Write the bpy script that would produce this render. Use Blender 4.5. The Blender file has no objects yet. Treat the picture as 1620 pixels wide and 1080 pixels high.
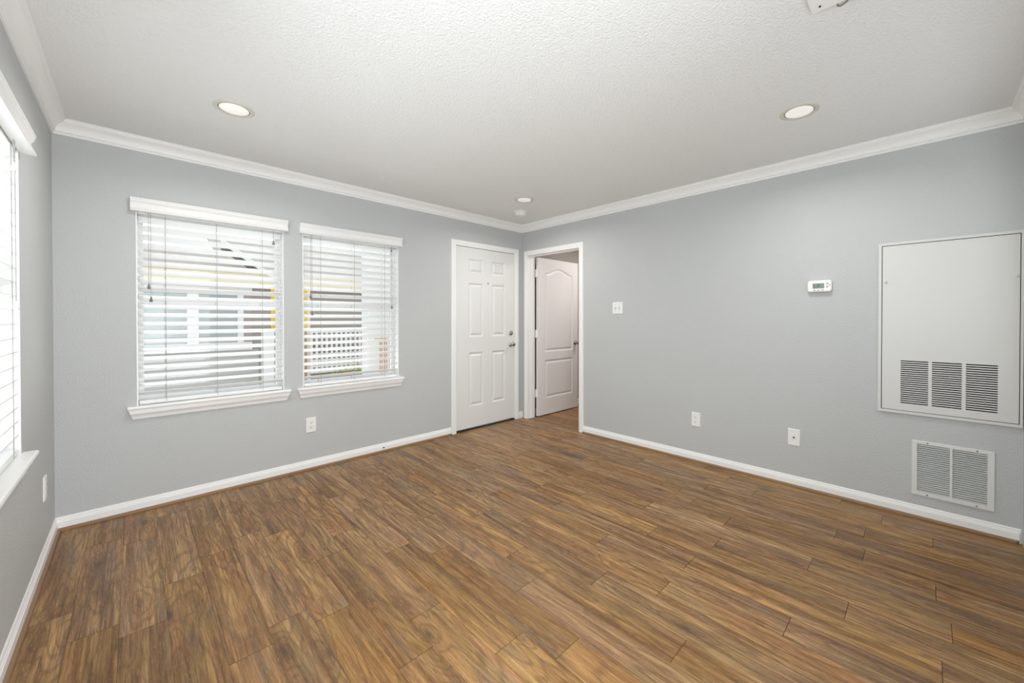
import bpy, bmesh, math, random
from mathutils import Vector, Matrix, noise as mnoise
random.seed(7)
PI = math.pi
S = bpy.context.scene
COL = S.collection

# ------------------------------------------------------------------ room dimensions (metres)
# origin: floor corner between the window wall (y = 0) and the switch wall (x = 0)
XL, YF, H, T, TR = -3.783, -4.044, 2.422, 0.14, 0.122   # TR: thickness of the switch wall

# ------------------------------------------------------------------ camera
cam = bpy.data.cameras.new('camera'); co = bpy.data.objects.new('camera', cam); COL.objects.link(co)
S.camera = co
co.location = (-3.451, -3.65, 1.2518)
co.rotation_euler = (PI/2 + math.radians(-0.447), 0, math.radians(-45.579))
cam.sensor_width = 36.0; cam.lens = 625.4/1620*36.0
cam.shift_x = -40.16/1620; cam.shift_y = -31.04/1620
cam.clip_start = 0.02

# ------------------------------------------------------------------ world, lights, exposure
S.view_settings.view_transform = 'Standard'; S.view_settings.look = 'None'
S.view_settings.gamma = 1.0; S.view_settings.use_curve_mapping = False
S.view_settings.exposure = 0.06
S.cycles.use_denoising = True
S.cycles.max_bounces = 14; S.cycles.diffuse_bounces = 8; S.cycles.transparent_max_bounces = 16
S.cycles.sample_clamp_indirect = 6.0

W = bpy.data.worlds.new('sky'); S.world = W; W.use_nodes = True
bg = W.node_tree.nodes['Background']
bg.inputs['Color'].default_value = (0.93, 0.97, 1.0, 1); bg.inputs['Strength'].default_value = 1.27

def area(name, loc, rot, sx, sy, power, color=(1, 1, 1), shape='RECTANGLE', spread=180):
    l = bpy.data.lights.new(name, 'AREA'); l.shape = shape; l.size = sx; l.size_y = sy
    l.energy = power; l.color = color; l.spread = math.radians(spread)
    o = bpy.data.objects.new(name, l); COL.objects.link(o); o.location = loc; o.rotation_euler = rot
    return o
# daylight outside the left window, the two windows in view, and lamps at an added door and side window out of view
area('daylight_left', (XL-.60, -1.40, 1.45), (0, math.radians(-90), 0), 1.6, 1.4, 38, (.94, .98, 1.0))
area('added_side_light', (XL-.50, -2.65, 1.45), (0, math.radians(-90), 0), 1.4, 1.3, 37, (.94, .98, 1.0))  # shines through the added side window
area('daylight_back', (-2.55, .62, 2.55), (math.radians(-50), 0, 0), 1.9, .8, 30, (.97, .99, 1.0))
area('daylight_ground', (-2.55, 1.05, .35), (math.radians(-122), 0, 0), 2.2, 1.0, 42, (1, .995, .98))
area('added_door_light', (-3.10, YF-.30, 1.15), (math.radians(90), 0, 0), 1.0, 1.9, 42, (.94, .98, 1.0))  # fill lamp outside the added door behind the camera
area('added_door_uplight', (-3.10, YF-.80, .30), (math.radians(124), 0, 0), 1.0, 1.1, 23, (.95, .98, 1.0))  # low upward lamp added to brighten the ceiling
area('hall_ceiling_lamp', (1.05, -.95, 2.40), (0, 0, 0), .45, .45, 17, (1, .95, .92), 'DISK')

# ------------------------------------------------------------------ object helpers
def tag(o, label=None, cat=None, group=None, kind=None):
    if label: o['label'] = label
    if cat: o['category'] = cat
    if group: o['group'] = group
    if kind: o['kind'] = kind
    return o
def empty(name, loc=(0, 0, 0), rz=0.0):
    o = bpy.data.objects.new(name, None); COL.objects.link(o)
    o.location = loc; o.rotation_euler = (0, 0, rz); o.empty_display_size = .1
    return o
def obj(name, bm, mat, parent=None, bevel=0.0, smooth=False, normals=True):
    if normals: bmesh.ops.recalc_face_normals(bm, faces=bm.faces[:])
    me = bpy.data.meshes.new(name); bm.to_mesh(me); bm.free()
    o = bpy.data.objects.new(name, me); COL.objects.link(o)
    for m in (mat if isinstance(mat, (list, tuple)) else [mat]): me.materials.append(m)
    if parent is not None: o.parent = parent
    if smooth:
        for p in me.polygons: p.use_smooth = True
    if bevel:
        b = o.modifiers.new('bevel', 'BEVEL'); b.width = bevel; b.segments = 2; b.limit_method = 'ANGLE'
    return o
def NB(): return bmesh.new()
def box(bm, x0, x1, y0, y1, z0, z1, mi=0):
    v = [bm.verts.new((x, y, z)) for z in (z0, z1) for y in (y0, y1) for x in (x0, x1)]
    for q in ((0, 2, 3, 1), (4, 5, 7, 6), (0, 1, 5, 4), (2, 6, 7, 3), (0, 4, 6, 2), (1, 3, 7, 5)):
        f = bm.faces.new([v[i] for i in q]); f.material_index = mi
    return v
def bx(*a):
    bm = NB(); box(bm, *a); return bm
def loft(bm, rings, close_ring=True, cap=True, mi=0):
    """rings: lists of 3-D points of equal length"""
    vs = [[bm.verts.new(p) for p in r] for r in rings]
    n = len(vs[0])
    for a, b in zip(vs[:-1], vs[1:]):
        for i in range(n if close_ring else n-1):
            j = (i+1) % n
            bm.faces.new((a[i], a[j], b[j], b[i])).material_index = mi
    if cap:
        bm.faces.new(vs[0][::-1]).material_index = mi; bm.faces.new(vs[-1]).material_index = mi
    return vs
def lathe(bm, prof, seg=32, M=Matrix.Identity(4), mi=0):
    """prof: (radius, height) revolved about local z, then moved by M; radius 0 closes"""
    rows = []
    for r, h in prof:
        if r < 1e-6: rows.append([bm.verts.new(M @ Vector((0, 0, h)))])
        else: rows.append([bm.verts.new(M @ Vector((r*math.cos(2*PI*k/seg), r*math.sin(2*PI*k/seg), h))) for k in range(seg)])
    for a, b in zip(rows[:-1], rows[1:]):
        for k in range(seg):
            j = (k+1) % seg
            if len(a) == 1 and len(b) == 1: continue
            if len(a) == 1: f = bm.faces.new((a[0], b[k], b[j]))
            elif len(b) == 1: f = bm.faces.new((a[k], a[j], b[0]))
            else: f = bm.faces.new((a[k], a[j], b[j], b[k]))
            f.material_index = mi
def tube(bm, pts, r, seg=8):
    pts = [Vector(p) for p in pts]; rings = []
    for i, p in enumerate(pts):
        d = (pts[min(i+1, len(pts)-1)] - pts[max(i-1, 0)]).normalized()
        a = d.cross(Vector((0, 0, 1)))
        if a.length < 1e-3: a = d.cross(Vector((1, 0, 0)))
        a.normalize(); b = d.cross(a)
        rings.append([p + a*r*math.cos(2*PI*k/seg) + b*r*math.sin(2*PI*k/seg) for k in range(seg)])
    loft(bm, rings)
def rect(a, b, c, d): return [(a, c), (b, c), (b, d), (a, d)]
def circle(cx, cy, r, n=32): return [(cx+r*math.cos(2*PI*k/n), cy+r*math.sin(2*PI*k/n)) for k in range(n)]
def holed_face(bm, loops, P, mi=0):
    """flat face: loops[0] outer outline, the others holes; P maps (u, v) to a point. Returns vertex loops."""
    edges = []; out = []
    for lp in loops:
        vs = [bm.verts.new(P(u, v)) for u, v in lp]; out.append(vs)
        for i in range(len(vs)): edges.append(bm.edges.new((vs[i], vs[(i+1) % len(vs)])))
    r = bmesh.ops.triangle_fill(bm, use_beauty=True, use_dissolve=False, edges=edges)
    for g in r['geom']:
        if isinstance(g, bmesh.types.BMFace): g.material_index = mi
    return out
def slab(bm, loops, P0, P1):
    """solid plate with through holes between the planes P0 and P1"""
    a = holed_face(bm, loops, P0); b = holed_face(bm, loops, P1)
    for la, lb in zip(a, b):
        for i in range(len(la)):
            j = (i+1) % len(la); bm.faces.new((la[i], la[j], lb[j], lb[i]))
def offset_loop(lp, d):
    """inward offset of a counter-clockwise outline"""
    n = len(lp); out = []
    for i in range(n):
        p0, p1, p2 = Vector(lp[i-1]), Vector(lp[i]), Vector(lp[(i+1) % n])
        a = (p1-p0).normalized(); b = (p2-p1).normalized()
        na, nb = Vector((-a.y, a.x)), Vector((-b.y, b.x))
        m = na + nb; k = m.length_squared/2
        out.append(tuple(p1 + m*(d/max(k, .3))))
    return out
def run(bm, prof, L0, L1, mit0=0, mit1=0):
    """trim profile (d into the room, z) along local u from L0 to L1; mit = 1 mitres an inside corner"""
    loft(bm, [[(L0 + mit0*d, -d, z) for d, z in prof], [(L1 - mit1*d, -d, z) for d, z in prof]])
def casing(bm, a, b, top, w, prof):
    """three-sided door casing around the opening a..b, 0..top; prof: (outward 0..w, thickness)"""
    rings = []
    for corner in range(4):
        ring = []
        for o, t in prof:
            u, z = ((a-o, 0), (a-o, top+o), (b+o, top+o), (b+o, 0))[corner]
            ring.append((u, -t, z))
        rings.append(ring)
    loft(bm, rings)

# ------------------------------------------------------------------ materials
def new_mat(name):
    m = bpy.data.materials.new(name); m.use_nodes = True
    return m, m.node_tree.nodes, m.node_tree.links, m.node_tree.nodes['Principled BSDF']
def plain(name, col, rough=.5, metal=0.0, spec=.5, bump=None, coat=0.0, emit=None):
    m, N, K, b = new_mat(name)
    b.inputs['Base Color'].default_value = (*col, 1); b.inputs['Roughness'].default_value = rough
    b.inputs['Metallic'].default_value = metal; b.inputs['Specular IOR Level'].default_value = spec
    b.inputs['Coat Weight'].default_value = coat
    if emit: b.inputs['Emission Color'].default_value = (*emit[0], 1); b.inputs['Emission Strength'].default_value = emit[1]
    if bump:
        sc, st, dist, det = bump
        tc = N.new('ShaderNodeTexCoord'); nz = N.new('ShaderNodeTexNoise'); bp = N.new('ShaderNodeBump')
        nz.inputs['Scale'].default_value = sc; nz.inputs['Detail'].default_value = det
        K.new(tc.outputs['Object'], nz.inputs['Vector']); K.new(nz.outputs['Fac'], bp.inputs['Height'])
        bp.inputs['Strength'].default_value = st; bp.inputs['Distance'].default_value = dist
        K.new(bp.outputs['Normal'], b.inputs['Normal'])
    return m
def srgb(r, g, b):
    f = lambda c: (c/255/12.92) if c/255 <= .04045 else ((c/255+.055)/1.055)**2.4
    return (f(r), f(g), f(b))

WALL = plain('grey_wall_paint', (.530, .545, .548), .55, spec=.35, bump=(110, .58, .005, 3))
CEIL = plain('white_ceiling_paint', (.84, .85, .85), .8, spec=.2, bump=(105, .80, .007, 4))
TRIM = plain('white_trim_paint', (.89, .89, .885), .32, spec=.45)
DOOR = plain('white_door_paint', (.765, .77, .765), .36, spec=.45)
HALLDOOR = plain('white_hall_door_paint', (.80, .775, .77), .36, spec=.5, bump=(140, .12, .002, 2))
VINYL = plain('white_window_vinyl', (.78, .79, .80), .4)
BLIND = plain('white_blind', (.84, .84, .835), .4)
CORD = plain('blind_cord', (.36, .355, .34), .8)
TASSEL = plain('grey_tassel', (.20, .20, .18), .5)
WTASSEL = plain('white_tassel', (.80, .80, .76), .5)
PLATE = plain('white_plate_plastic', (.86, .86, .85), .35)
SLOT = plain('dark_slot', (.02, .02, .02), .7)
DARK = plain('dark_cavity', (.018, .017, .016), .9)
PANELM = plain('white_metal_panel', (.66, .66, .65), .38, spec=.45, bump=(260, .10, .0015, 2))
VENTM = plain('white_vent_metal', (.72, .725, .71), .4)
NICKEL = plain('brushed_nickel', (.42, .39, .36), .26, metal=1.0)
BRONZE = plain('dark_threshold', (.045, .038, .032), .45, metal=.6)
SCREW = plain('screw_metal', (.25, .24, .23), .4, metal=1.0)
LENS = plain('light_lens', (.86, .85, .82), .4, emit=((1, .985, .95), .30))
RING = plain('almond_trim_ring', (.66, .63, .55), .45)
LCD = plain('green_grey_screen', (.15, .21, .15), .25)
BTN = plain('grey_button', (.36, .34, .32), .5)
SHOE = plain('oak_shoe_moulding', (.25, .145, .072), .45)
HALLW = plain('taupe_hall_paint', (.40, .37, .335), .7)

def glass_mat():
    m, N, K, b = new_mat('window_glass'); N.remove(b)
    t = N.new('ShaderNodeBsdfTransparent'); g = N.new('ShaderNodeBsdfGlossy'); x = N.new('ShaderNodeMixShader')
    f = N.new('ShaderNodeFresnel'); f.inputs['IOR'].default_value = 1.25
    t.inputs['Color'].default_value = (.95, .97, .97, 1); g.inputs['Roughness'].default_value = .02
    K.new(f.outputs[0], x.inputs[0]); K.new(t.outputs[0], x.inputs[1]); K.new(g.outputs[0], x.inputs[2])
    K.new(x.outputs[0], N['Material Output'].inputs['Surface']); return m
GLASS = glass_mat()

def wood_floor():
    m, N, K, b = new_mat('oak_plank')
    def n(t, **kw):
        o = N.new(t)
        for k, v in kw.items(): setattr(o, k, v)
        return o
    def math_(op, a, c=None, clamp=False):
        o = n('ShaderNodeMath', operation=op, use_clamp=clamp)
        for i, v in enumerate((a, c)):
            if v is None: continue
            if isinstance(v, (int, float)): o.inputs[i].default_value = v
            else: K.new(v, o.inputs[i])
        return o.outputs[0]
    uv = n('ShaderNodeUVMap', uv_map='plank')
    at = n('ShaderNodeAttribute', attribute_name='rnd')
    sx = n('ShaderNodeSeparateXYZ'); K.new(uv.outputs[0], sx.inputs[0])
    sr = n('ShaderNodeSeparateColor'); K.new(at.outputs['Color'], sr.inputs[0])
    U, V = sx.outputs[0], sx.outputs[1]; R, G, Bc = sr.outputs[0], sr.outputs[1], sr.outputs[2]
    def vec(us, vs, seed):
        c = n('ShaderNodeCombineXYZ')
        K.new(math_('ADD', math_('MULTIPLY', U, us), math_('MULTIPLY', R, 37.0)), c.inputs[0])
        K.new(math_('ADD', math_('MULTIPLY', V, vs), math_('MULTIPLY', G, 53.0)), c.inputs[1])
        K.new(math_('ADD', math_('MULTIPLY', Bc, 19.0), seed), c.inputs[2]); return c.outputs[0]
    def noise(us, vs, seed, det=3, rough=.5, dist=0.0):
        o = n('ShaderNodeTexNoise'); K.new(vec(us, vs, seed), o.inputs['Vector'])
        o.inputs['Scale'].default_value = 1.0; o.inputs['Detail'].default_value = det
        o.inputs['Roughness'].default_value = rough; o.inputs['Distortion'].default_value = dist
        return o.outputs['Fac']
    def ramp(fac, stops):
        o = n('ShaderNodeValToRGB'); K.new(fac, o.inputs[0]); e = o.color_ramp.elements
        while len(e) < len(stops): e.new(.5)
        for el, (p, c) in zip(e, stops):
            el.position = p; el.color = (*c, 1) if isinstance(c, tuple) else (c, c, c, 1)
        return o.outputs[0]
    def mix(fac, a, c, mode='MIX'):
        o = n('ShaderNodeMix', data_type='RGBA', blend_type=mode)
        for s, v in ((o.inputs[0], fac), (o.inputs[6], a), (o.inputs[7], c)):
            if isinstance(v, (int, float)): s.default_value = v
            elif isinstance(v, tuple): s.default_value = (*v, 1)
            else: K.new(v, s)
        return o.outputs[2]
    # knots: sparse stretched cells
    vo = n('ShaderNodeTexVoronoi'); K.new(vec(9.0, 2.6, 3.0), vo.inputs['Vector']); vo.inputs['Scale'].default_value = 1.0
    vc = n('ShaderNodeSeparateColor'); K.new(vo.outputs['Color'], vc.inputs[0])
    pick = math_('GREATER_THAN', vc.outputs[0], .50)
    near = math_('MULTIPLY', ramp(vo.outputs['Distance'], [(.0, 1.0), (.12, .75), (.42, 0.0)]), pick)
    core = math_('MULTIPLY', ramp(vo.outputs['Distance'], [(.0, 1.0), (.07, .6), (.16, 0.0)]), pick)
    # cathedral growth rings: contour lines of a stretched field, bent round the knots
    field = math_('ADD', math_('MULTIPLY', noise(7.5, .95, 11.0, 2, .45), 13.0), math_('MULTIPLY', near, 2.6))
    rings = math_('ADD', math_('MULTIPLY', math_('SINE', math_('MULTIPLY', field, 6.2832)), .5), .5)
    fine = noise(330, 9, 21.0, 4, .65)
    pores = noise(520, 26, 25.0, 2, .6)
    streak = noise(25, 1.0, 31.0, 5, .6, .5)
    blotch = noise(9, 1.5, 41.0, 4, .6, .6)
    base = ramp(streak, [(.30, (.120, .060, .026)), (.42, (.245, .132, .058)), (.52, (.365, .215, .098)), (.62, (.455, .280, .132)), (.78, (.56, .365, .185))])
    base = mix(ramp(noise(11, 1.6, 51.0, 3, .55, .4), [(.48, 0.0), (.64, .42)]), base, (.385, .185, .095))
    base = mix(ramp(noise(12, 1.8, 57.0, 3, .55, .4), [(.50, 0.0), (.66, .38)]), base, (.430, .300, .112))
    base = mix(math_('MULTIPLY', ramp(rings, [(.0, 1.0), (.24, .40), (.5, 0.0)]), .50), base, (.125, .066, .033))
    base = mix(ramp(blotch, [(.52, 0.0), (.68, .62)]), base, (.120, .064, .032))
    base = mix(ramp(noise(13, 1.7, 47.0, 3, .55, .4), [(.55, 0.0), (.70, .60)]), base, (.205, .160, .115))
    base = mix(ramp(noise(66, 1.7, 61.0, 4, .6, .3), [(.54, 0.0), (.69, .62)]), base, (.085, .044, .022))
    base = mix(ramp(noise(50, 1.3, 67.0, 4, .6, .5), [(.60, 0.0), (.71, .74)]), base, (.050, .029, .017))
    base = mix(ramp(noise(140, 2.6, 71.0, 3, .6), [(.36, .42), (.56, 0.0)]), base, (.105, .056, .028))
    base = mix(math_('MULTIPLY', near, .60), base, (.120, .062, .030))
    base = mix(math_('MULTIPLY', core, .90), base, (.045, .036, .030))
    base = mix(ramp(fine, [(.36, .55), (.55, 0.0)]), base, (.105, .058, .030))
    base = mix(ramp(pores, [(.58, 0.0), (.74, .40)]), base, (.62, .45, .27))
    tint = math_('ADD', math_('MULTIPLY', R, .28), .96)
    hs = n('ShaderNodeHueSaturation'); K.new(base, hs.inputs['Color']); K.new(tint, hs.inputs['Value'])
    K.new(math_('ADD', math_('MULTIPLY', G, .16), 1.00), hs.inputs['Saturation'])
    K.new(hs.outputs[0], b.inputs['Base Color'])
    K.new(ramp(fine, [(.3, .46), (.7, .34)]), b.inputs['Roughness'])
    b.inputs['Specular IOR Level'].default_value = .40
    bp = n('ShaderNodeBump'); bp.inputs['Strength'].default_value = .25; bp.inputs['Distance'].default_value = .0015
    K.new(math_('ADD', fine, math_('MULTIPLY', rings, .25)), bp.inputs['Height']); K.new(bp.outputs[0], b.inputs['Normal'])
    return m
FLOORM = wood_floor()
GROOVE = plain('plank_joint', (.030, .019, .012), .8)

# ------------------------------------------------------------------ floor: every plank a face of one mesh
PW, PL, X0 = .1408, .908, -2.5145
ROWY = {-3: -1.86, -2: -2.314, -1: -2.13, 0: -2.51, 1: -1.78, 2: -2.317, 4: -2.534, 5: -2.79, 6: -2.348, 7: -2.793, 8: -3.417, 10: -2.33, 11: -2.785, 15: -3.689}
XH = 2.30
bm = NB(); uvl = bm.loops.layers.uv.new('plank'); cl = bm.loops.layers.float_color.new('rnd')
def plank(x0, x1, y0, y1, uo, vo, rnd):
    if x1-x0 < .004 or y1-y0 < .004: return
    ge, gs = .0009, .0004
    pts = [(x0+gs, y0+ge), (x1-gs, y0+ge), (x1-gs, y1-ge), (x0+gs, y1-ge)]
    f = bm.faces.new([bm.verts.new((x, y, 0)) for x, y in pts]); f.material_index = 0
    for l, (x, y) in zip(f.loops, pts):
        l[uvl].uv = (x-uo, y-vo); l[cl] = (*rnd, 1)
i = int((XL-X0)/PW) - 2
while X0 + i*PW < XH:
    rr = random.Random(i*77+5)
    y = ROWY.get(i, rr.uniform(-3.6, -2.7)); y -= PL*math.ceil((y-YF)/PL)
    while y < .06:
        rnd = (rr.random(), rr.random(), rr.random())
        xa, xb = max(X0+i*PW, XL-.02), min(X0+(i+1)*PW, XH)
        if xb > xa: plank(xa, xb, max(y, YF-.02), min(y+PL, .02 if xb < .2 else .02), X0+i*PW, y, rnd)
        y += PL
    i += 1
v = [bm.verts.new(p) for p in ((XL-.02, YF-.02, -.0018), (XH, YF-.02, -.0018), (XH, .02, -.0018), (XL-.02, .02, -.0018))]
f = bm.faces.new(v); f.material_index = 1
box(bm, XL-T, XH+.1, YF-T, .14, -.12, -.0035, 1)
tag(obj('floor', bm, [FLOORM, GROOVE], normals=False), kind='structure')

# ------------------------------------------------------------------ ceiling
bm = NB(); box(bm, XL-T, .0+T, YF-T, T, H, H+.12)
tag(obj('ceiling', bm, CEIL), kind='structure')

# ------------------------------------------------------------------ walls (local u right, +y into the wall, z up)
BACK = ((0, 0, 0), 0.0); LEFT = ((XL, 0, 0), PI/2); RIGHT = ((0, 0, 0), -PI/2); FRONT = ((0, YF, 0), PI)
def wall(name, place, u0, u1, holes, z1=H, t=T):
    bm = NB()
    # doorways reach the floor: notch them out of the outline
    notch = sorted(h for h in holes if h[2] <= 0); rest = [h for h in holes if h[2] > 0]
    out = [(u0, 0)]
    for a, b, c, d in notch: out += [(a, 0), (a, d), (b, d), (b, 0)]
    out += [(u1, 0), (u1, z1), (u0, z1)]
    loops = [out] + [rect(a, b, c, d) for a, b, c, d in rest]
    slab(bm, loops, lambda u, v: (u, 0, v), lambda u, v: (u, t, v))
    o = obj(name, bm, WALL); o.location = place[0]; o.rotation_euler = (0, 0, place[1])
    return tag(o, kind='structure')
WA, WB = (-3.440, -2.615), (-2.481, -1.654)           # the two windows in the window wall
WL = (-1.785, -.960)                                  # the window in the left wall (u = y)
WM = (-3.20, -2.10)                                   # bare window added beside the camera to bring in light
WZ0, WZ1 = .665, 1.985
D1 = (-1.000, -.128, 0.0, 2.060)                      # front door opening
D2 = (.098, .922, 0.0, 2.042)                         # hall doorway (u = -y)
PANEL = (3.447, 4.046, .663, 1.727); GRILLE = (3.622, 3.912, .17, .466)
wall('wall_back', BACK, XL, 0.0, [(*WA, WZ0, WZ1), (*WB, WZ0, WZ1), D1])
wall('wall_left', LEFT, YF, 0.0, [(*WL, WZ0, WZ1), (*WM, WZ0, WZ1)])
wall('wall_right', RIGHT, -T, -YF, [D2, (PANEL[0]+.02, PANEL[1]-.02, PANEL[2]+.02, PANEL[3]-.02), GRILLE], t=TR)
wall('wall_front', FRONT, -T, -XL+T, [(2.60, 3.60, 0.0, 2.05), (.40, 2.20, .95, 2.00)])  # unseen door and window openings, added to let daylight in
# enclosing corner posts behind the walls, so no daylight leaks in
bm = NB(); box(bm, XL-T, XL-.0005, .0005, T, 0, H); tag(obj('wall_corner', bm, WALL), kind='structure')

# ------------------------------------------------------------------ hall beyond the doorway
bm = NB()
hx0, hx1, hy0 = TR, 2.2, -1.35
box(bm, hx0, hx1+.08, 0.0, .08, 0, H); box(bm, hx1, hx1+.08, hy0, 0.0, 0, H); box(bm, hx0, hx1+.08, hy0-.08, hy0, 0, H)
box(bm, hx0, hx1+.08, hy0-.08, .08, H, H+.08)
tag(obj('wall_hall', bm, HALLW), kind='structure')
BASE = [(0, 0), (.012, 0), (.012, .052), (.0095, .055), (.0095, .060), (.006, .066), (.006, .072), (.003, .079), (0, .079)]
bm = NB(); run(bm, BASE, hx0+.02, hx1); o = obj('baseboard_hall', bm, TRIM); tag(o, kind='structure')

# ------------------------------------------------------------------ crown moulding
cw, cd = .060, .0868
CROWN = [(0, H), (0, H-cd), (.009, H-cd), (.0105, H-cd+.003), (.0105, H-cd+.010), (.006, H-cd+.0125), (.006, H-cd+.015), (.015, H-cd+.0165), (.0165, H-cd+.020), (.0155, H-cd+.024),
         (.0175, H-.052), (.023, H-.041), (.031, H-.031), (.039, H-.024), (.045, H-.0205), (.045, H-.0165), (.053, H-.0155), (.0545, H-.011), (.054, H-.007), (cw, H-.006), (cw, H)]
def placed(name, bm, mat, place, **k):
    o = obj(name, bm, mat, **k); o.location = place[0]; o.rotation_euler = (0, 0, place[1]); return o
for nm, pl, a, b in (('trim_1', BACK, XL, 0), ('trim_2', RIGHT, 0, -YF), ('trim_3', LEFT, YF, 0), ('trim_4', FRONT, 0, -XL)):
    bm = NB(); run(bm, CROWN, a, b, 1, 1); tag(placed(nm, bm, TRIM, pl), kind='structure')

# ------------------------------------------------------------------ baseboards with wood shoe moulding
def shoe_prof():
    p = [(.012, 0), (.012, .017)]
    for k in range(1, 7):
        a = PI/2*k/6; p.append((.012+.013*math.sin(a), .004+.013*math.cos(a)))
    return p + [(.025, 0)]
def baseboard(name, pl, segs, shoe_end=None):
    root = empty(name, pl[0], pl[1]); tag(root, kind='structure')
    for a, b, m0, m1 in segs:
        bm = NB(); run(bm, BASE, a, b, m0, m1); obj('board', bm, TRIM, root)
        bm = NB(); run(bm, shoe_prof(), a, b if not shoe_end else min(b, shoe_end), m0, m1); obj('shoe_moulding', bm, SHOE, root)
CW = .060                                              # casing width
baseboard('baseboard_back', BACK, [(XL, D1[0]-CW-.002, 1, 0)])
baseboard('baseboard_left', LEFT, [(YF, 0, 1, 1)])
baseboard('baseboard_right', RIGHT, [(D2[1]+CW-.006, -YF, 0, 1)])
root = empty('baseboard_corner', BACK[0]); tag(root, kind='structure')
bm = NB(); run(bm, BASE, D1[1]+CW+.002, -.001); obj('board', bm, TRIM, root)

# ------------------------------------------------------------------ door casings and jambs
CPROF = [(0, 0), (0, .009), (.006, .011), (.020, .0115), (.024, .015), (.036, .016), (.050, .017), (.056, .014), (.058, .010), (CW, 0)]
def opening_trim(name, pl, D, w_out=CW, stop=.05, t=T):
    root = empty(name, pl[0], pl[1]); tag(root, kind='structure')
    a, b, _, top = D
    bm = NB(); casing(bm, a+.004, b-.004, top-.004, w_out, CPROF); obj('casing', bm, TRIM, root)
    bm = NB()
    box(bm, a, a+.004, 0, t, 0, top-.004); box(bm, b-.004, b, 0, t, 0, top-.004); box(bm, a, b, 0, t, top-.004, top)
    obj('jamb', bm, TRIM, root)
    bm = NB()
    box(bm, a+.004, a+.015, stop, stop+.035, 0, top-.015); box(bm, b-.015, b-.004, stop, stop+.035, 0, top-.015)
    box(bm, a+.004, b-.004, stop, stop+.035, top-.015, top-.004)
    obj('door_stop_strip', bm, TRIM, root)
    return root
opening_trim('trim_5', BACK, D1)
opening_trim('trim_6', RIGHT, D2, t=TR)

# ------------------------------------------------------------------ doors
def moulded_leaf(bm, w, z0, z1, th, panels, arch=()):
    """door leaf, local u 0..w, front face at y = 0; panels are outlines (ccw) with raised fields"""
    P = lambda d: (lambda u, v: (u, d, v))
    loops = [rect(0, w, z0, z1)] + panels
    outer = holed_face(bm, loops, P(0.0))
    back = [bm.verts.new((u, th, v)) for u, v in loops[0]]
    bm.faces.new(back)
    for k in range(4):
        j = (k+1) % 4; bm.faces.new((outer[0][k], outer[0][j], back[j], back[k]))
    for lp, vs in zip(panels, outer[1:]):
        prev = vs
        for off, dep in ((.003, .0035), (.009, .0045), (.014, .0125), (.020, .0130), (.043, .0022), (.047, .0018)):
            ring = [bm.verts.new((u, dep, v)) for u, v in offset_loop(lp, off)]
            for k in range(len(lp)):
                j = (k+1) % len(lp); bm.faces.new((prev[k], prev[j], ring[j], ring[k]))
            prev = ring
        bm.faces.new(prev)
def knob_bm(y0, out=-1, big=1.0):
    """round door knob with rose; axis along local y, out = -1 projects towards -y"""
    M = Matrix.Translation((0, y0, 0)) @ Matrix.Rotation(PI/2 if out < 0 else -PI/2, 4, 'X')
    bm = NB()
    lathe(bm, [(0, 0), (.032, 0), (.032, .004), (.026, .010), (.013, .013), (.0115, .028), (.016, .033), (.0245, .040), (.0275, .048), (.0265, .057), (.020, .063), (.008, .066), (0, .0665)], 28, M)
    return bm
def hinge(parent, u, z, y=-.001, mat=TRIM, leafw=.022):
    bm = NB(); box(bm, u, u+leafw, y-.0015, y+.001, z-.048, z+.048)
    M = Matrix.Translation((u, y-.003, z-.05)); lathe(bm, [(0, 0), (.006, 0), (.006, .1), (0, .1)], 12, M)
    return obj('hinge', bm, mat, parent, smooth=False)

# front door, shut, in the window wall
d1 = empty('door_1', (-.994, .004, 0), 0)
tag(d1, 'closed white six-panel front door with nickel deadbolt, beside the windows', 'door', kind='structure')
W1 = .860
pan = []
for (a, b) in ((.171, .378), (.503, .710)):
    for (c, d) in ((.262, .872), (1.045, 1.655), (1.765, 1.928)): pan.append(rect(a, b, c, d))
bm = NB(); moulded_leaf(bm, W1, .024, 2.052, .042, pan); obj('door_leaf', bm, DOOR, d1)
o = obj('doorknob', knob_bm(0), NICKEL, d1, smooth=True); o.location = (.800, 0, .938)
bm = NB(); M = Matrix.Rotation(PI/2, 4, 'X')
lathe(bm, [(0, 0), (.030, 0), (.030, .005), (.022, .012), (.012, .013), (0, .013)], 28, M)
dead = obj('deadbolt', bm, NICKEL, d1, smooth=True); dead.location = (.803, 0, 1.078)
obj('thumb_turn', bx(-.004, .004, -.030, -.010, -.014, .014), NICKEL, dead, bevel=.002)
bm = NB(); lathe(bm, [(0, 0), (.0075, 0), (.0075, .003), (.004, .0035), (0, .0030)], 16, M)
o = obj('peephole', bm, BRONZE, d1); o.location = (.446, 0, 1.663)
for z in (.245, 1.048, 1.842): hinge(d1, -.004, z, -.001, DOOR, .012)
t5 = obj('trim_7', bx(D1[0]+.004, D1[1]-.004, -.004, .12, 0.0, .012), BRONZE, bevel=.002); tag(t5, kind='structure')

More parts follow.
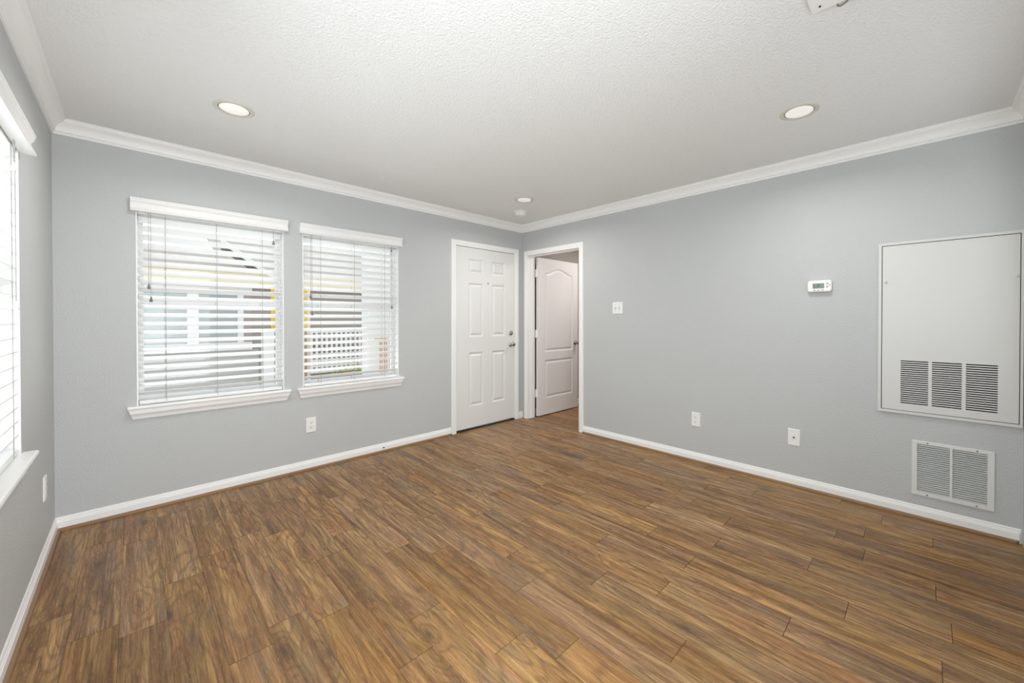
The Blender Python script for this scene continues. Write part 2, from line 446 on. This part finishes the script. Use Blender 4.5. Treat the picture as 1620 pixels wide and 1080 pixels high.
# hall door, swung open into the hall, two moulded panels, the upper one arched
d2 = empty('door_2', (.142, -.143, 0), 0)
tag(d2, 'white two-panel arched hall door standing open beyond the doorway', 'door', kind='structure')
W2 = .802
pu0, pu1, zs, rise = .125, .690, 1.850, .066
top = [(pu1, zs), (pu1-.030, zs+.001)]
NA = 22
for k in range(1, NA):
    q = k/NA; u = pu1-.030 - (pu1-pu0-.060)*q
    top.append((u, zs + rise*(.5-.5*math.cos(2*PI*q))**.8))
top += [(pu0+.030, zs+.001), (pu0, zs)]
arch = [(pu0, .822), (pu1, .822)] + top
pan = [arch, rect(pu0, pu1, .222, .718)]
bm = NB(); moulded_leaf(bm, W2, .012, 2.030, .035, pan); obj('door_leaf', bm, HALLDOOR, d2)
o = obj('doorknob', knob_bm(0), NICKEL, d2, smooth=True); o.location = (W2-.062, 0, .920)
o = obj('doorknob', knob_bm(.035, 1), NICKEL, d2, smooth=True); o.location = (W2-.062, 0, .920)
for z in (.30, 1.06, 1.83):
    bm = NB(); box(bm, -.012, .0008, .004, .034, z-.048, z+.048)
    lathe(bm, [(0, 0), (.0065, 0), (.0065, .1), (0, .1)], 12, Matrix.Translation((-.010, .034, z-.05)))
    obj('hinge', bm, TRIM, d2)

# ------------------------------------------------------------------ windows: liner, vinyl frame, sashes, panes, stool and apron
def window(name, pl, u0, u1, label):
    root = empty(name, pl[0], pl[1]); tag(root, label, 'window', kind='structure')
    # white liner round the reveal
    bm = NB()
    box(bm, u0, u0+.006, .0, .075, WZ0+.02, WZ1); box(bm, u1-.006, u1, .0, .075, WZ0+.02, WZ1); box(bm, u0, u1, .0, .075, WZ1-.006, WZ1)
    obj('reveal_liner', bm, TRIM, root)
    fw, y0, y1 = .020, .078, .132
    bm = NB(); slab(bm, [rect(u0+.002, u1-.002, WZ0+.004, WZ1-.002), rect(u0+fw, u1-fw, WZ0+fw+.02, WZ1-fw)], lambda u, v: (u, y0, v), lambda u, v: (u, y1, v))
    obj('window_frame', bm, VINYL, root)
    zm = 1.365
    for nm, a, b, yy in (('sash', WZ0+fw+.02, zm+.018, .090), ('sash', zm-.018, WZ1-fw, .112)):
        bm = NB(); slab(bm, [rect(u0+fw-.002, u1-fw+.002, a-.002, b), rect(u0+fw+.015, u1-fw-.015, a+.026, b-.030)], lambda u, v: (u, yy, v), lambda u, v: (u, yy+.018, v))
        s = obj(nm, bm, VINYL, root)
        obj('pane', bx(u0+fw+.011, u1-fw-.011, yy+.007, yy+.010, a+.022, b-.026), GLASS, s)
    # stool with rounded nose and horns, and the moulded apron below it
    bm = NB()
    zt = .687
    prof = [(-.078, zt-.022), (.030, zt-.022), (.040, zt-.019), (.043, zt-.011), (.041, zt-.003), (.036, zt), (-.078, zt)]
    loft(bm, [[(u0+.0015, -d, z) for d, z in prof], [(u1-.0015, -d, z) for d, z in prof]])
    hp = [(0, zt-.022)] + prof[1:6] + [(0, zt)]
    loft(bm, [[(u0-.044, -d, z) for d, z in hp], [(u0+.002, -d, z) for d, z in hp]])
    loft(bm, [[(u1-.002, -d, z) for d, z in hp], [(u1+.040, -d, z) for d, z in hp]])
    obj('window_sill', bm, TRIM, root)
    ap = [(0, .602), (.010, .602), (.012, .608), (.014, .622), (.024, .636), (.027, .640), (.027, .6645), (0, .6645)]
    bm = NB()
    e = lambda z: .020*(1-(z-.602)/.063)
    loft(bm, [[(u0-.040+e(z), -d, z) for d, z in ap], [(u1+.036-e(z), -d, z) for d, z in ap]])
    obj('apron', bm, TRIM, root)
    return root
window('window_1', BACK, *WA, 'left-hand window in the wall with the front door')
window('window_2', BACK, *WB, 'window nearest the front door')
window('window_3', LEFT, *WL, 'window at the left edge, in the side wall')

window('window_added', LEFT, *WM, 'added bare window in the side wall beside the viewpoint')  # out-of-view window put in for its daylight

# ------------------------------------------------------------------ blinds
def blind(pl, u0, u1, label, ladders, tassels, tmat, droop=0.0):
    root = empty('window_blind', pl[0], pl[1]); tag(root, label, 'blind', 'white slatted blinds in the windows')
    c = .5*(u0+u1)
    # valance: moulded front board with returns
    vp = [(.0, 1.945), (.044, 1.945), (.046, 1.950), (.043, 1.954), (.034, 1.962), (.030, 1.975), (.031, 1.994), (.036, 2.004), (.040, 2.009), (.041, 2.018), (.044, 2.020), (.044, 2.030), (.0, 2.030)]
    bm = NB(); loft(bm, [[(u0-.025, -d, z) for d, z in vp], [(u1+.025, -d, z) for d, z in vp]]); obj('valance', bm, BLIND, root)
    obj('headrail', bx(u0+.010, u1-.010, .004, .062, 1.935, 1.978), BLIND, root)
    # 21 tilted slats
    pitch, zlast, w, a, yc = .0572, .775, .066, math.radians(23.5), .036
    ends = u0+.012, u1-.012
    bm = NB()
    for k in range(21):
        zr = zlast + pitch*k                      # room-side edge
        zc = zr - .5*w*math.sin(a); yv = yc
        cs = []
        for (s, t) in ((-.5, 0), (-.25, .0022), (0, .003), (.25, .0022), (.5, 0)):
            yy, zz = s*w, t
            cs.append((yv + yy*math.cos(a) + zz*math.sin(a), zc - yy*math.sin(a) + zz*math.cos(a)))
        low = [(y - .0048*math.sin(a), z - .0048*math.cos(a)) for y, z in reversed(cs)]
        ring = cs + low
        sag = droop*math.sin(k*1.7)
        loft(bm, [[(ends[0], y, z) for y, z in ring], [(ends[1], y, z + sag) for y, z in ring]])
    obj('slats', bm, BLIND, root)
    zb = .703
    rp = [(.008, zb-.012), (.060, zb-.012), (.062, zb), (.058, zb+.010), (.010, zb+.010), (.006, zb)]
    bm = NB(); loft(bm, [[(ends[0], y, z) for y, z in rp], [(ends[1], y, z) for y, z in rp]]); obj('bottom_rail', bm, BLIND, root)
    for u in ladders:
        bm = NB(); tube(bm, [(u, .0005, 1.94), (u, .0005, zb)], .0013, 6); tube(bm, [(u, .0705, 1.94), (u, .0705, zb)], .0013, 6)
        obj('ladder_cord', bm, CORD, root)
    for u, z, th in tassels:
        bm = NB(); tube(bm, [(u, -.010, 1.946), (u, -.010, z+.012)], .0013, 6); pc = obj('pull_cord', bm, CORD, root)
        bm = NB(); lathe(bm, [(0, .016), (.003, .015), (.0045, .006), (.0085, -.014), (.0075, -.019), (0, -.020)], 16, Matrix.Translation((u, -.010, z)))
        obj('tassel', bm, tmat, pc, smooth=True)
    return root
GT = TASSEL
blind(BACK, *WA, 'white slatted blind on the window farthest from the front door', (-3.300, -3.030, -2.756), [(-3.381, 1.466, 0), (-3.371, 1.382, 0), (-2.684, 1.849, 0)], GT)
blind(BACK, *WB, 'white slatted blind on the window nearest the front door', (-2.344, -2.068, -1.789), [(-2.423, 1.440, 0), (-2.413, 1.300, 0), (-1.727, 1.909, 0), (-1.724, 1.368, 0)], GT)
blind(LEFT, *WL, 'white slatted blind with white tassels at the left edge of the picture', (-1.655, -1.372, -1.10), [(-1.135, 1.842, 0), (-1.112, 1.306, 0)], WTASSEL)

# ------------------------------------------------------------------ recessed ceiling lights
def recessed(x, y, label, power=7.6):
    root = empty('recessed_light', (x, y, H), 0); tag(root, label, 'ceiling light', 'recessed ceiling lights')
    bm = NB(); lathe(bm, [(.0725, 0), (.0725, -.003), (.075, -.0045), (.090, -.004), (.0945, -.002), (.0945, 0)], 48); obj('trim_ring', bm, RING, root, smooth=True)
    bm = NB(); lathe(bm, [(0, -.0005), (.0735, -.0005), (.0735, -.0018), (0, -.0018)], 48); obj('shadow_gap', bm, SLOT, root)
    bm = NB(); lathe(bm, [(.0685, -.0018), (.0685, -.0028), (.062, -.0042), (.042, -.0058), (.018, -.0065), (0, -.0067)], 48); obj('lens', bm, LENS, root, smooth=True)
    l = area('lamp', (0, 0, -.020), (0, 0, 0), .11, .11, power, (1, .975, .93), 'DISK', 160); l.parent = root
    return root
recessed(-3.053, -.890, 'round recessed ceiling light above the left-hand window')
recessed(-.757, -.828, 'small-looking recessed ceiling light near the far corner, beside the smoke detector')
recessed(-.812, -3.136, 'round recessed ceiling light nearest the furnace panel wall')

sd = empty('smoke_detector', (-.478, -.478, H)); tag(sd, 'white round smoke detector on the ceiling in the far corner', 'smoke detector')
bm = NB(); lathe(bm, [(0, 0), (.070, 0), (.070, -.010), (.066, -.013), (0, -.013)], 40); obj('mounting_base', bm, PLATE, sd, smooth=False)
bm = NB(); lathe(bm, [(0, -.013), (.050, -.013), (.050, -.018), (.058, -.019), (.058, -.030), (.050, -.040), (.030, -.044), (0, -.045)], 40); obj('cover', bm, PLATE, sd, smooth=False)

cp = empty('ceiling_cover_plate', (-1.638-.06, -3.337-.06, H)); tag(cp, 'white square cover plate on the ceiling, cut off by the top edge', 'cover plate')
obj('plate', bx(-.06, .06, -.06, .06, -.016, 0), PLATE, cp, bevel=.003)
bm = NB(); lathe(bm, [(0, 0), (.004, 0), (.0035, -.003), (0, -.0035)], 16, Matrix.Translation((.027, .030, -.016))); obj('screw', bm, SLOT, cp)
bm = NB(); tube(bm, [(.060, -.018, -.010), (.078, -.016, -.012), (.088, -.024, -.010), (.086, -.040, -.006), (.078, -.052, -.002)], .0028, 8); obj('wire', bm, TASSEL, cp, smooth=True)

# ------------------------------------------------------------------ wall plates
def plate_root(name, pl, u, z, label, cat, group=None):
    m = Matrix.Rotation(pl[1], 4, 'Z'); p = Vector(pl[0]) + m @ Vector((u, 0, z))
    root = empty(name, p, pl[1]); tag(root, label, cat, group); return root
def cover(bm, w, h, t=.0065, e=.004):
    a = [(-w/2, 0, -h/2), (w/2, 0, -h/2), (w/2, 0, h/2), (-w/2, 0, h/2)]
    loft(bm, [a, [(x, -t*.45, z) for x, _, z in a], [(x*(1-2*e/w), -t, z*(1-2*e/h)) for x, _, z in a]])
def outlet(pl, u, z, label):
    root = plate_root('power_outlet', pl, u, z, label, 'outlet', 'duplex power outlets')
    bm = NB(); cover(bm, .076, .122); obj('cover_plate', bm, PLATE, root)
    for s in (-1, 1):
        bm = NB(); lp = [(.0165*math.cos(t)*1.0, max(-.0115, min(.0115, .0165*math.sin(t)))+s*.0195) for t in [2*PI*k/28 for k in range(28)]]
        loft(bm, [[(x, -.0060, zz) for x, zz in lp], [(x, -.0085, zz) for x, zz in lp]])
        r = obj('receptacle', bm, PLATE, root)
        bm = NB()
        box(bm, -.0075, -.0052, -.0089, -.0080, s*.0195-.001, s*.0195+.008); box(bm, .0052, .0075, -.0089, -.0080, s*.0195, s*.0195+.007)
        lathe(bm, [(0, 0), (.0028, 0), (.0028, .0009), (0, .0009)], 12, Matrix.Translation((0, -.0080, s*.0195-.0065)) @ Matrix.Rotation(PI/2, 4, 'X'))
        obj('slots', bm, SLOT, r)
    bm = NB(); lathe(bm, [(0, 0), (.0032, 0), (.0028, .001), (0, .0012)], 12, Matrix.Translation((0, -.0063, 0)) @ Matrix.Rotation(PI/2, 4, 'X')); obj('screw', bm, PLATE, root)
    return root
outlet(BACK, -2.423, .368, 'white power outlet on the window wall, below the gap between the windows')
outlet(LEFT, -.385, .372, 'white wall plate seen nearly edge-on under the left-edge window')
outlet(RIGHT, 2.219, .368, 'white power outlet on the switch wall, left of the cable plate')

sw = plate_root('light_switch', RIGHT, 1.414, 1.361, 'white two-gang toggle light switch beside the open doorway', 'light switch')
bm = NB(); cover(bm, .120, .120); obj('cover_plate', bm, PLATE, sw)
for s in (-1, 1):
    bm = NB(); box(bm, s*.023-.005, s*.023+.005, -.0072, -.0060, -.012, .012); obj('toggle_slot', bm, BTN, sw)
    bm = NB(); loft(bm, [[(s*.023+x, -.0065, zz) for x, zz in ((-.004, -.005), (.004, -.005), (.004, .006), (-.004, .006))], [(s*.023+x, -.017, zz+.006) for x, zz in ((-.003, -.003), (.003, -.003), (.003, .004), (-.003, .004))]])
    obj('toggle', bm, PLATE, sw)
    for zz in (-.030, .030):
        bm = NB(); lathe(bm, [(0, 0), (.0032, 0), (.0028, .001), (0, .0012)], 12, Matrix.Translation((s*.023, -.0063, zz)) @ Matrix.Rotation(PI/2, 4, 'X'))
        obj('screw', bm, BTN, sw)

cx = plate_root('coaxial_plate', RIGHT, 2.956, .366, 'white cable wall plate with a single dark jack, right of the outlet', 'wall plate')
bm = NB(); cover(bm, .078, .124); obj('cover_plate', bm, PLATE, cx)
bm = NB(); lathe(bm, [(0, 0), (.0075, 0), (.0075, .002), (.005, .0025), (.005, .010), (.002, .010), (0, .007)], 16, Matrix.Translation((0, -.0063, 0)) @ Matrix.Rotation(PI/2, 4, 'X')); obj('jack', bm, SCREW, cx)
for zz in (-.042, .042):
    bm = NB(); lathe(bm, [(0, 0), (.0030, 0), (.0026, .001), (0, .0012)], 12, Matrix.Translation((0, -.0063, zz)) @ Matrix.Rotation(PI/2, 4, 'X')); obj('screw', bm, PLATE, cx)

ds = plate_root('door_stop', BACK, -1.812, .040, 'tiny door stop stub on the baseboard under the windows', 'door stop')
bm = NB(); lathe(bm, [(0, .011), (.010, .011), (.010, .014), (.006, .017), (0, .017)], 16, Matrix.Rotation(PI/2, 4, 'X')); obj('base_ring', bm, PLATE, ds)
bm = NB(); lathe(bm, [(0, .016), (.0062, .016), (.0062, .022), (0, .022)], 16, Matrix.Rotation(PI/2, 4, 'X')); obj('stub', bm, SLOT, ds)

# ------------------------------------------------------------------ thermostat
th = plate_root('thermostat', RIGHT, 3.112, 1.484, 'white wall thermostat with a green-grey screen', 'thermostat')
def pill(w, h, r, n=8, bulge=0.0):
    out = []
    for cx_, cz_, a0 in ((w/2-r, h/2-r, 0), (-w/2+r, h/2-r, PI/2), (-w/2+r, -h/2+r, PI), (w/2-r, -h/2+r, 1.5*PI)):
        for k in range(n+1):
            a = a0 + PI/2*k/n; out.append((cx_ + r*math.cos(a), cz_ + r*math.sin(a)))
    return [(x, z + (bulge*(1-(2*x/w)**2) if z > 0 else -.6*bulge*(1-(2*x/w)**2))) for x, z in out]
bm = NB(); lp = pill(.142, .078, .014, bulge=.006)
loft(bm, [[(x*.96, 0, z*.94) for x, z in lp], [(x*.98, -.006, z*.97) for x, z in lp], [(x, -.010, z) for x, z in lp], [(x, -.026, z) for x, z in lp], [(x*.97, -.030, z*.95) for x, z in lp], [(x*.90, -.0315, z*.86) for x, z in lp]])
obj('housing', bm, PLATE, th)
sc = obj('screen', bx(-.040, .028, -.0330, -.0312, -.016, .020), LCD, th, bevel=.001)
bm = NB()                                              # dark segments of the display
for a, b, c, d in ((-.031, -.028, -.004, .010), (-.012, -.009, -.002, .012), (-.009, .000, .010, .012), (-.000, .003, -.002, .012), (-.009, .000, -.004, -.002), (-.031, -.022, -.010, -.008)):
    box(bm, a, b, -.0334, -.0328, c, d)
obj('digits', bm, SLOT, sc)
for u, z in ((-.029, -.029), (-.006, -.029), (.019, -.028)):
    obj('button', bx(u-.006, u+.006, -.0328, -.030, z-.0035, z+.0035), BTN, th, bevel=.001)
for u, z, r in ((.046, .017, .008), (.046, -.006, .008), (.059, .006, .006)):
    bm = NB(); lathe(bm, [(0, 0), (r, 0), (r*.9, .0025), (0, .003)], 16, Matrix.Translation((u, -.030, z)) @ Matrix.Rotation(PI/2, 4, 'X') @ Matrix.Diagonal((1, .7, 1, 1))); obj('button', bm, BTN, th)

# ------------------------------------------------------------------ furnace access panel
fp = plate_root('furnace_access_panel', RIGHT, 0, 0, 'large white louvred access panel high on the switch wall', 'access panel')
a, b, c, d = 3.430, 4.041, .646, 1.744
bm = NB(); slab(bm, [rect(a, b, c, d), rect(PANEL[0], PANEL[1]-.016, PANEL[2], PANEL[3])], lambda u, v: (u, -.016, v), lambda u, v: (u, 0, v)); obj('frame', bm, PANELM, fp, bevel=.0015)
# dark closet shell behind the panel
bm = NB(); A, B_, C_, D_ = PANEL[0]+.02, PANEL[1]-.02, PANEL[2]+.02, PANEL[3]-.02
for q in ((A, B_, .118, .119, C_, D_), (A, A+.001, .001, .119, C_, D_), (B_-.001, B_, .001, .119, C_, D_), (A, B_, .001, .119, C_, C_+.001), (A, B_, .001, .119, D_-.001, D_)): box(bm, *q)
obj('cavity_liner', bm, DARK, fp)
g = .0035; pa, pb, pc_, pd = PANEL[0]+g, PANEL[1]-.016-g, PANEL[2]+g, PANEL[3]-g
slots = []; NS = 21; z0s, z1s = .712, .991; step = (z1s-z0s)/NS
for ua, ub in ((3.541, 3.667), (3.683, 3.809), (3.825, 3.949)):
    for k in range(NS): slots.append(rect(ua, ub, z0s+k*step+.0012, z0s+k*step+.0012+.0078))
bm = NB(); slab(bm, [rect(pa, pb, pc_, pd)] + slots, lambda u, v: (u, -.012, v), lambda u, v: (u, -.0102, v)); dr = obj('panel_door', bm, PANELM, fp)
bm = NB()
for r in slots:                                        # pressed louvre lips above each slot
    (ua, zl), (ub, _), (_, zh), _ = r
    loft(bm, [[(ua, -.012, zh-.0004), (ua, -.0136, zh-.0006), (ua, -.0134, zh-.0014), (ua, -.0112, zh-.0008)], [(ub, -.012, zh-.0004), (ub, -.0136, zh-.0006), (ub, -.0134, zh-.0014), (ub, -.0112, zh-.0008)]])
obj('louvres', bm, PANELM, dr)
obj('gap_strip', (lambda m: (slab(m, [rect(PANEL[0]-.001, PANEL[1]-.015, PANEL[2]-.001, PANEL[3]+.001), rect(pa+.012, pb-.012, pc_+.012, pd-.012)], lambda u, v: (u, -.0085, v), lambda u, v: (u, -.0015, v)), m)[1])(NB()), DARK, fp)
for u in (3.465, 4.016):
    bm = NB(); lathe(bm, [(0, 0), (.007, 0), (.0075, .004), (.006, .010), (0, .011)], 16, Matrix.Translation((u, -.012, 1.491)) @ Matrix.Rotation(PI/2, 4, 'X')); obj('catch_knob', bm, PANELM, fp, smooth=True)

# ------------------------------------------------------------------ return air grille
vg = plate_root('return_air_grille', RIGHT, 0, 0, 'white two-section louvred vent grille low on the switch wall', 'vent grille')
a, b, c, d = 3.596, 3.942, .144, .488
g1, g2 = (3.621, 3.763), (3.775, 3.914)
bm = NB(); slab(bm, [rect(a, b, c, d), rect(*g1, .170, .467), rect(*g2, .170, .467)], lambda u, v: (u, -.008, v), lambda u, v: (u, 0, v)); obj('frame', bm, VENTM, vg, bevel=.003)
NL = 23; st = .297/NL
for (ua, ub) in (g1, g2):
    bm = NB()
    for k in range(NL):
        z = .170 + st*(k+.5)
        # blades slope: room edge low, back edge high
        q = [(-.0074, z-.0036), (-.0064, z-.0044), (.0065, z+.0022), (.0057, z+.0032)]
        loft(bm, [[(ua, y, zz) for y, zz in q], [(ub, y, zz) for y, zz in q]])
    obj('louvre_bank', bm, VENTM, vg)
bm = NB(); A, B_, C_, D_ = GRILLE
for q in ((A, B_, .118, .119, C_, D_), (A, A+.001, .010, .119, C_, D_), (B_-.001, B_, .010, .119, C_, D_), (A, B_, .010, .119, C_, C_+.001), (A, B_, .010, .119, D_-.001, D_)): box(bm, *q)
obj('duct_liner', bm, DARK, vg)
for u in (3.666, 3.873):
    for z in (.1560, .4785):
        bm = NB(); lathe(bm, [(0, 0), (.0045, 0), (.004, .0015), (0, .002)], 12, Matrix.Translation((u, -.008, z)) @ Matrix.Rotation(PI/2, 4, 'X')); obj('screw', bm, SCREW, vg)

# ------------------------------------------------------------------ outside: ground, neighbouring house, porch pieces
SIDING = plain('grey_siding', srgb(178, 167, 160), .8)
SIDING2 = plain('pale_siding', srgb(206, 203, 200), .8)
ROOFM = plain('pale_shingle', srgb(196, 186, 180), .9, bump=(30, .6, .02, 3))
CREAM = plain('cream_fascia', srgb(246, 232, 205), .6)
EXTW = plain('exterior_white', srgb(245, 244, 242), .6)
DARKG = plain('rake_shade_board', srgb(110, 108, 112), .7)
YELL = plain('yellow_paint', srgb(246, 196, 20), .5)
ORNG = plain('orange_brown_wood', srgb(214, 160, 112), .6)
GND = plain('pale_concrete', srgb(196, 194, 192), .9, bump=(12, .4, .01, 3))
NGLASS = plain('neighbour_glass', srgb(176, 182, 182), .1, spec=.8)
def leaf_mat():
    m, N, K, b = new_mat('yellow_green_leaf'); oi = N.new('ShaderNodeTexCoord'); nz = N.new('ShaderNodeTexNoise'); r = N.new('ShaderNodeValToRGB')
    nz.inputs['Scale'].default_value = 14; K.new(oi.outputs['Object'], nz.inputs['Vector']); K.new(nz.outputs['Fac'], r.inputs[0])
    r.color_ramp.elements[0].position = .35; r.color_ramp.elements[0].color = (*srgb(120, 135, 40), 1)
    r.color_ramp.elements[1].position = .65; r.color_ramp.elements[1].color = (*srgb(228, 226, 110), 1)
    K.new(r.outputs[0], b.inputs['Base Color']); b.inputs['Roughness'].default_value = .6; return m
LEAF = leaf_mat()

tag(obj('ground', bx(-14, 9, T+.001, 26, -.30, -.06), GND), kind='structure')
tag(obj('ground_side', bx(-22, XL-T-.001, -14, 26, -.30, -.061), GND), kind='structure')

nh = empty('neighbour_house', (0, 0, 0)); tag(nh, 'pale neighbouring house with cream fascia, seen through the blinds', 'house')
def siding(name, x0, x1, z0, z1, y, mat, lap=.075, gap=0.0):
    bm = NB(); z = z0
    while z < z1-.001:
        t = min(z+lap, z1)
        loft(bm, [[(x, y-.012, z), (x, y-.012, z+.006), (x, y-.001, t), (x, y+.05, t), (x, y+.05, z)] for x in (x0, x1)]); z = t
    return obj(name, bm, mat, nh)
siding('wall', -7.5, -1.86, -.1, .70, 5.06, SIDING2)
siding('wall', -7.5, -3.40, .70, 2.0, 5.06, SIDING2)
siding('wall', -1.97, 3.2, .70, 2.0, 5.06, SIDING, .05)
siding('wall', -1.86, 3.2, -.1, .70, 5.06, SIDING, .05)
siding('wall', -3.40, -1.97, 1.78, 2.0, 5.06, SIDING2)
wf = obj('window_trim', (lambda m: (box(m, -3.42, -1.96, 5.00, 5.06, .70, .835), box(m, -3.42, -1.96, 5.00, 5.06, 1.735, 1.80),
     box(m, -2.84, -2.695, 5.005, 5.06, .835, 1.735), box(m, -2.170, -2.085, 5.005, 5.06, .835, 1.735), box(m, -3.46, -3.38, 5.005, 5.06, .835, 1.735), m)[-1])(NB()), EXTW, nh)
for xa, xb in ((-3.38, -2.84), (-2.695, -2.17)): obj('pane', bx(xa, xb, 5.035, 5.05, .835, 1.735), NGLASS, wf)
obj('pane', bx(-2.085, -1.96, 5.035, 5.05, .835, 1.735), SIDING, wf)
obj('fascia', bx(-7.6, 3.3, 4.86, 4.90, 1.86, 2.06), CREAM, nh)
obj('soffit', bx(-7.6, 3.3, 4.90, 5.06, 1.985, 2.0), EXTW, nh)
bm = NB(); loft(bm, [[(x, 4.84, 2.055), (x, 4.84, 2.075), (x, 5.55, 2.46), (x, 5.55, 2.43)] for x in (-7.7, -1.60)]); obj('roof', bm, ROOFM, nh)
bm = NB(); loft(bm, [[(x, 4.95, 2.055), (x, 4.95, 2.075), (x, 7.6, 3.05), (x, 7.6, 3.02)] for x in (-2.33, 3.4)]); obj('roof', bm, ROOFM, nh)
# sloping rake board where the two roofs meet, with its shaded return below
bm = NB(); loft(bm, [[(-2.42, y, 2.53), (-1.62, y, 1.93), (-1.62, y, 2.00), (-2.34, y, 2.56), (-2.42, y, 2.60)] for y in (4.80, 4.86)]); obj('rake_board', bm, EXTW, nh)
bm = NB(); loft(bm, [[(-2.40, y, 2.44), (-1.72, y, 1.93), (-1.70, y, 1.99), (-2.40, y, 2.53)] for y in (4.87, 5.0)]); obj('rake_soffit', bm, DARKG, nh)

pr = tag(obj('porch_pier', bx(-1.875, -1.718, 4.56, 4.74, -.06, 1.07), EXTW), 'short white pier outside, seen through the blind farthest from the door', 'post')
for xa, xb, lab in ((-1.722, -1.663, 'yellow strip on a slim pole outside, beside the short white pier'), (-1.199, -1.145, 'yellow strip on a slim pole outside, left of the white lattice')):
    r = empty('marker_post', (xa, 4.78, 0)); tag(r, lab, 'post', 'yellow marker posts outside')
    obj('pole', bx(.020, .036, .0, .016, -.06, 1.80), ORNG, r); obj('yellow_strip', bx(.0, xb-xa, -.012, -.002, 1.04, 1.83), YELL, r)
pp = tag(obj('porch_board', bx(-1.132, -1.075, 4.80, 4.84, -.06, 1.86), CREAM), 'cream upright board outside, at the left end of the white lattice', 'post')

lt = empty('lattice_fence', (-1.085, 4.74, 0)); tag(lt, 'white square lattice fence outside, seen through the blind nearest the door', 'fence')
bm = NB()
for k in range(13): box(bm, k*.0905-.006, k*.0905+.034, .0, .012, .20, 1.02)
obj('uprights', bm, EXTW, lt)
bm = NB()
for k in range(8): box(bm, -.006, 1.12, .012, .024, .20+k*.1115, .243+k*.1115)
obj('crossbars', bm, EXTW, lt)

ps = empty('porch_post', (-1.10, 1.90, 0)); tag(ps, 'tall square white porch post outside the window nearest the door', 'post')
obj('shaft', bx(-.115, .20, -.10, .10, -.06, 2.6), EXTW, ps, bevel=.006); obj('base_block', bx(-.14, .225, -.12, .12, -.06, .06), EXTW, ps, bevel=.006)

st_ = empty('wooden_stand', (-1.08, 1.62, 0)); tag(st_, 'slim orange-brown wooden stand outside, before the white porch post', 'stand')
obj('top_board', bx(-.095, .05, -.04, .04, .975, .990), ORNG, st_, bevel=.003)
for u in (-.026, .036):
    for y in (-.03, .03): obj('leg', bx(u-.006, u+.006, y-.006, y+.006, -.06, .975), ORNG, st_)

rs = random.Random(3)
sh = empty('garden_shrub', (-.34, 4.45, -.06)); tag(sh, 'low yellow-green shrub outside, at the foot of the white lattice', 'shrub')
bm = NB()
for k in range(420):
    a, rr_, hh = rs.uniform(0, 2*PI), rs.random()**.5, rs.random()
    p = Vector((.50*rr_*math.cos(a), .16*rr_*math.sin(a), .08 + .36*hh*(1-.5*rr_**2)))
    R_ = Matrix.Rotation(rs.uniform(0, 6.3), 4, 'Z') @ Matrix.Rotation(rs.uniform(-1.1, 1.1), 4, 'X')
    q = [(0, -.03, 0), (.013, 0, .004), (0, .034, 0), (-.013, 0, .004)]
    bm.faces.new([bm.verts.new(p + R_ @ Vector(x)) for x in q])
obj('foliage', bm, LEAF, sh, normals=False)
bm = NB()
for k in range(9):
    a = rs.uniform(0, 6.3); tube(bm, [(0, 0, 0), (.2*math.cos(a), .06*math.sin(a), .15), (.42*math.cos(a), .12*math.sin(a), .30)], .006, 6)
obj('stems', bm, ORNG, sh)
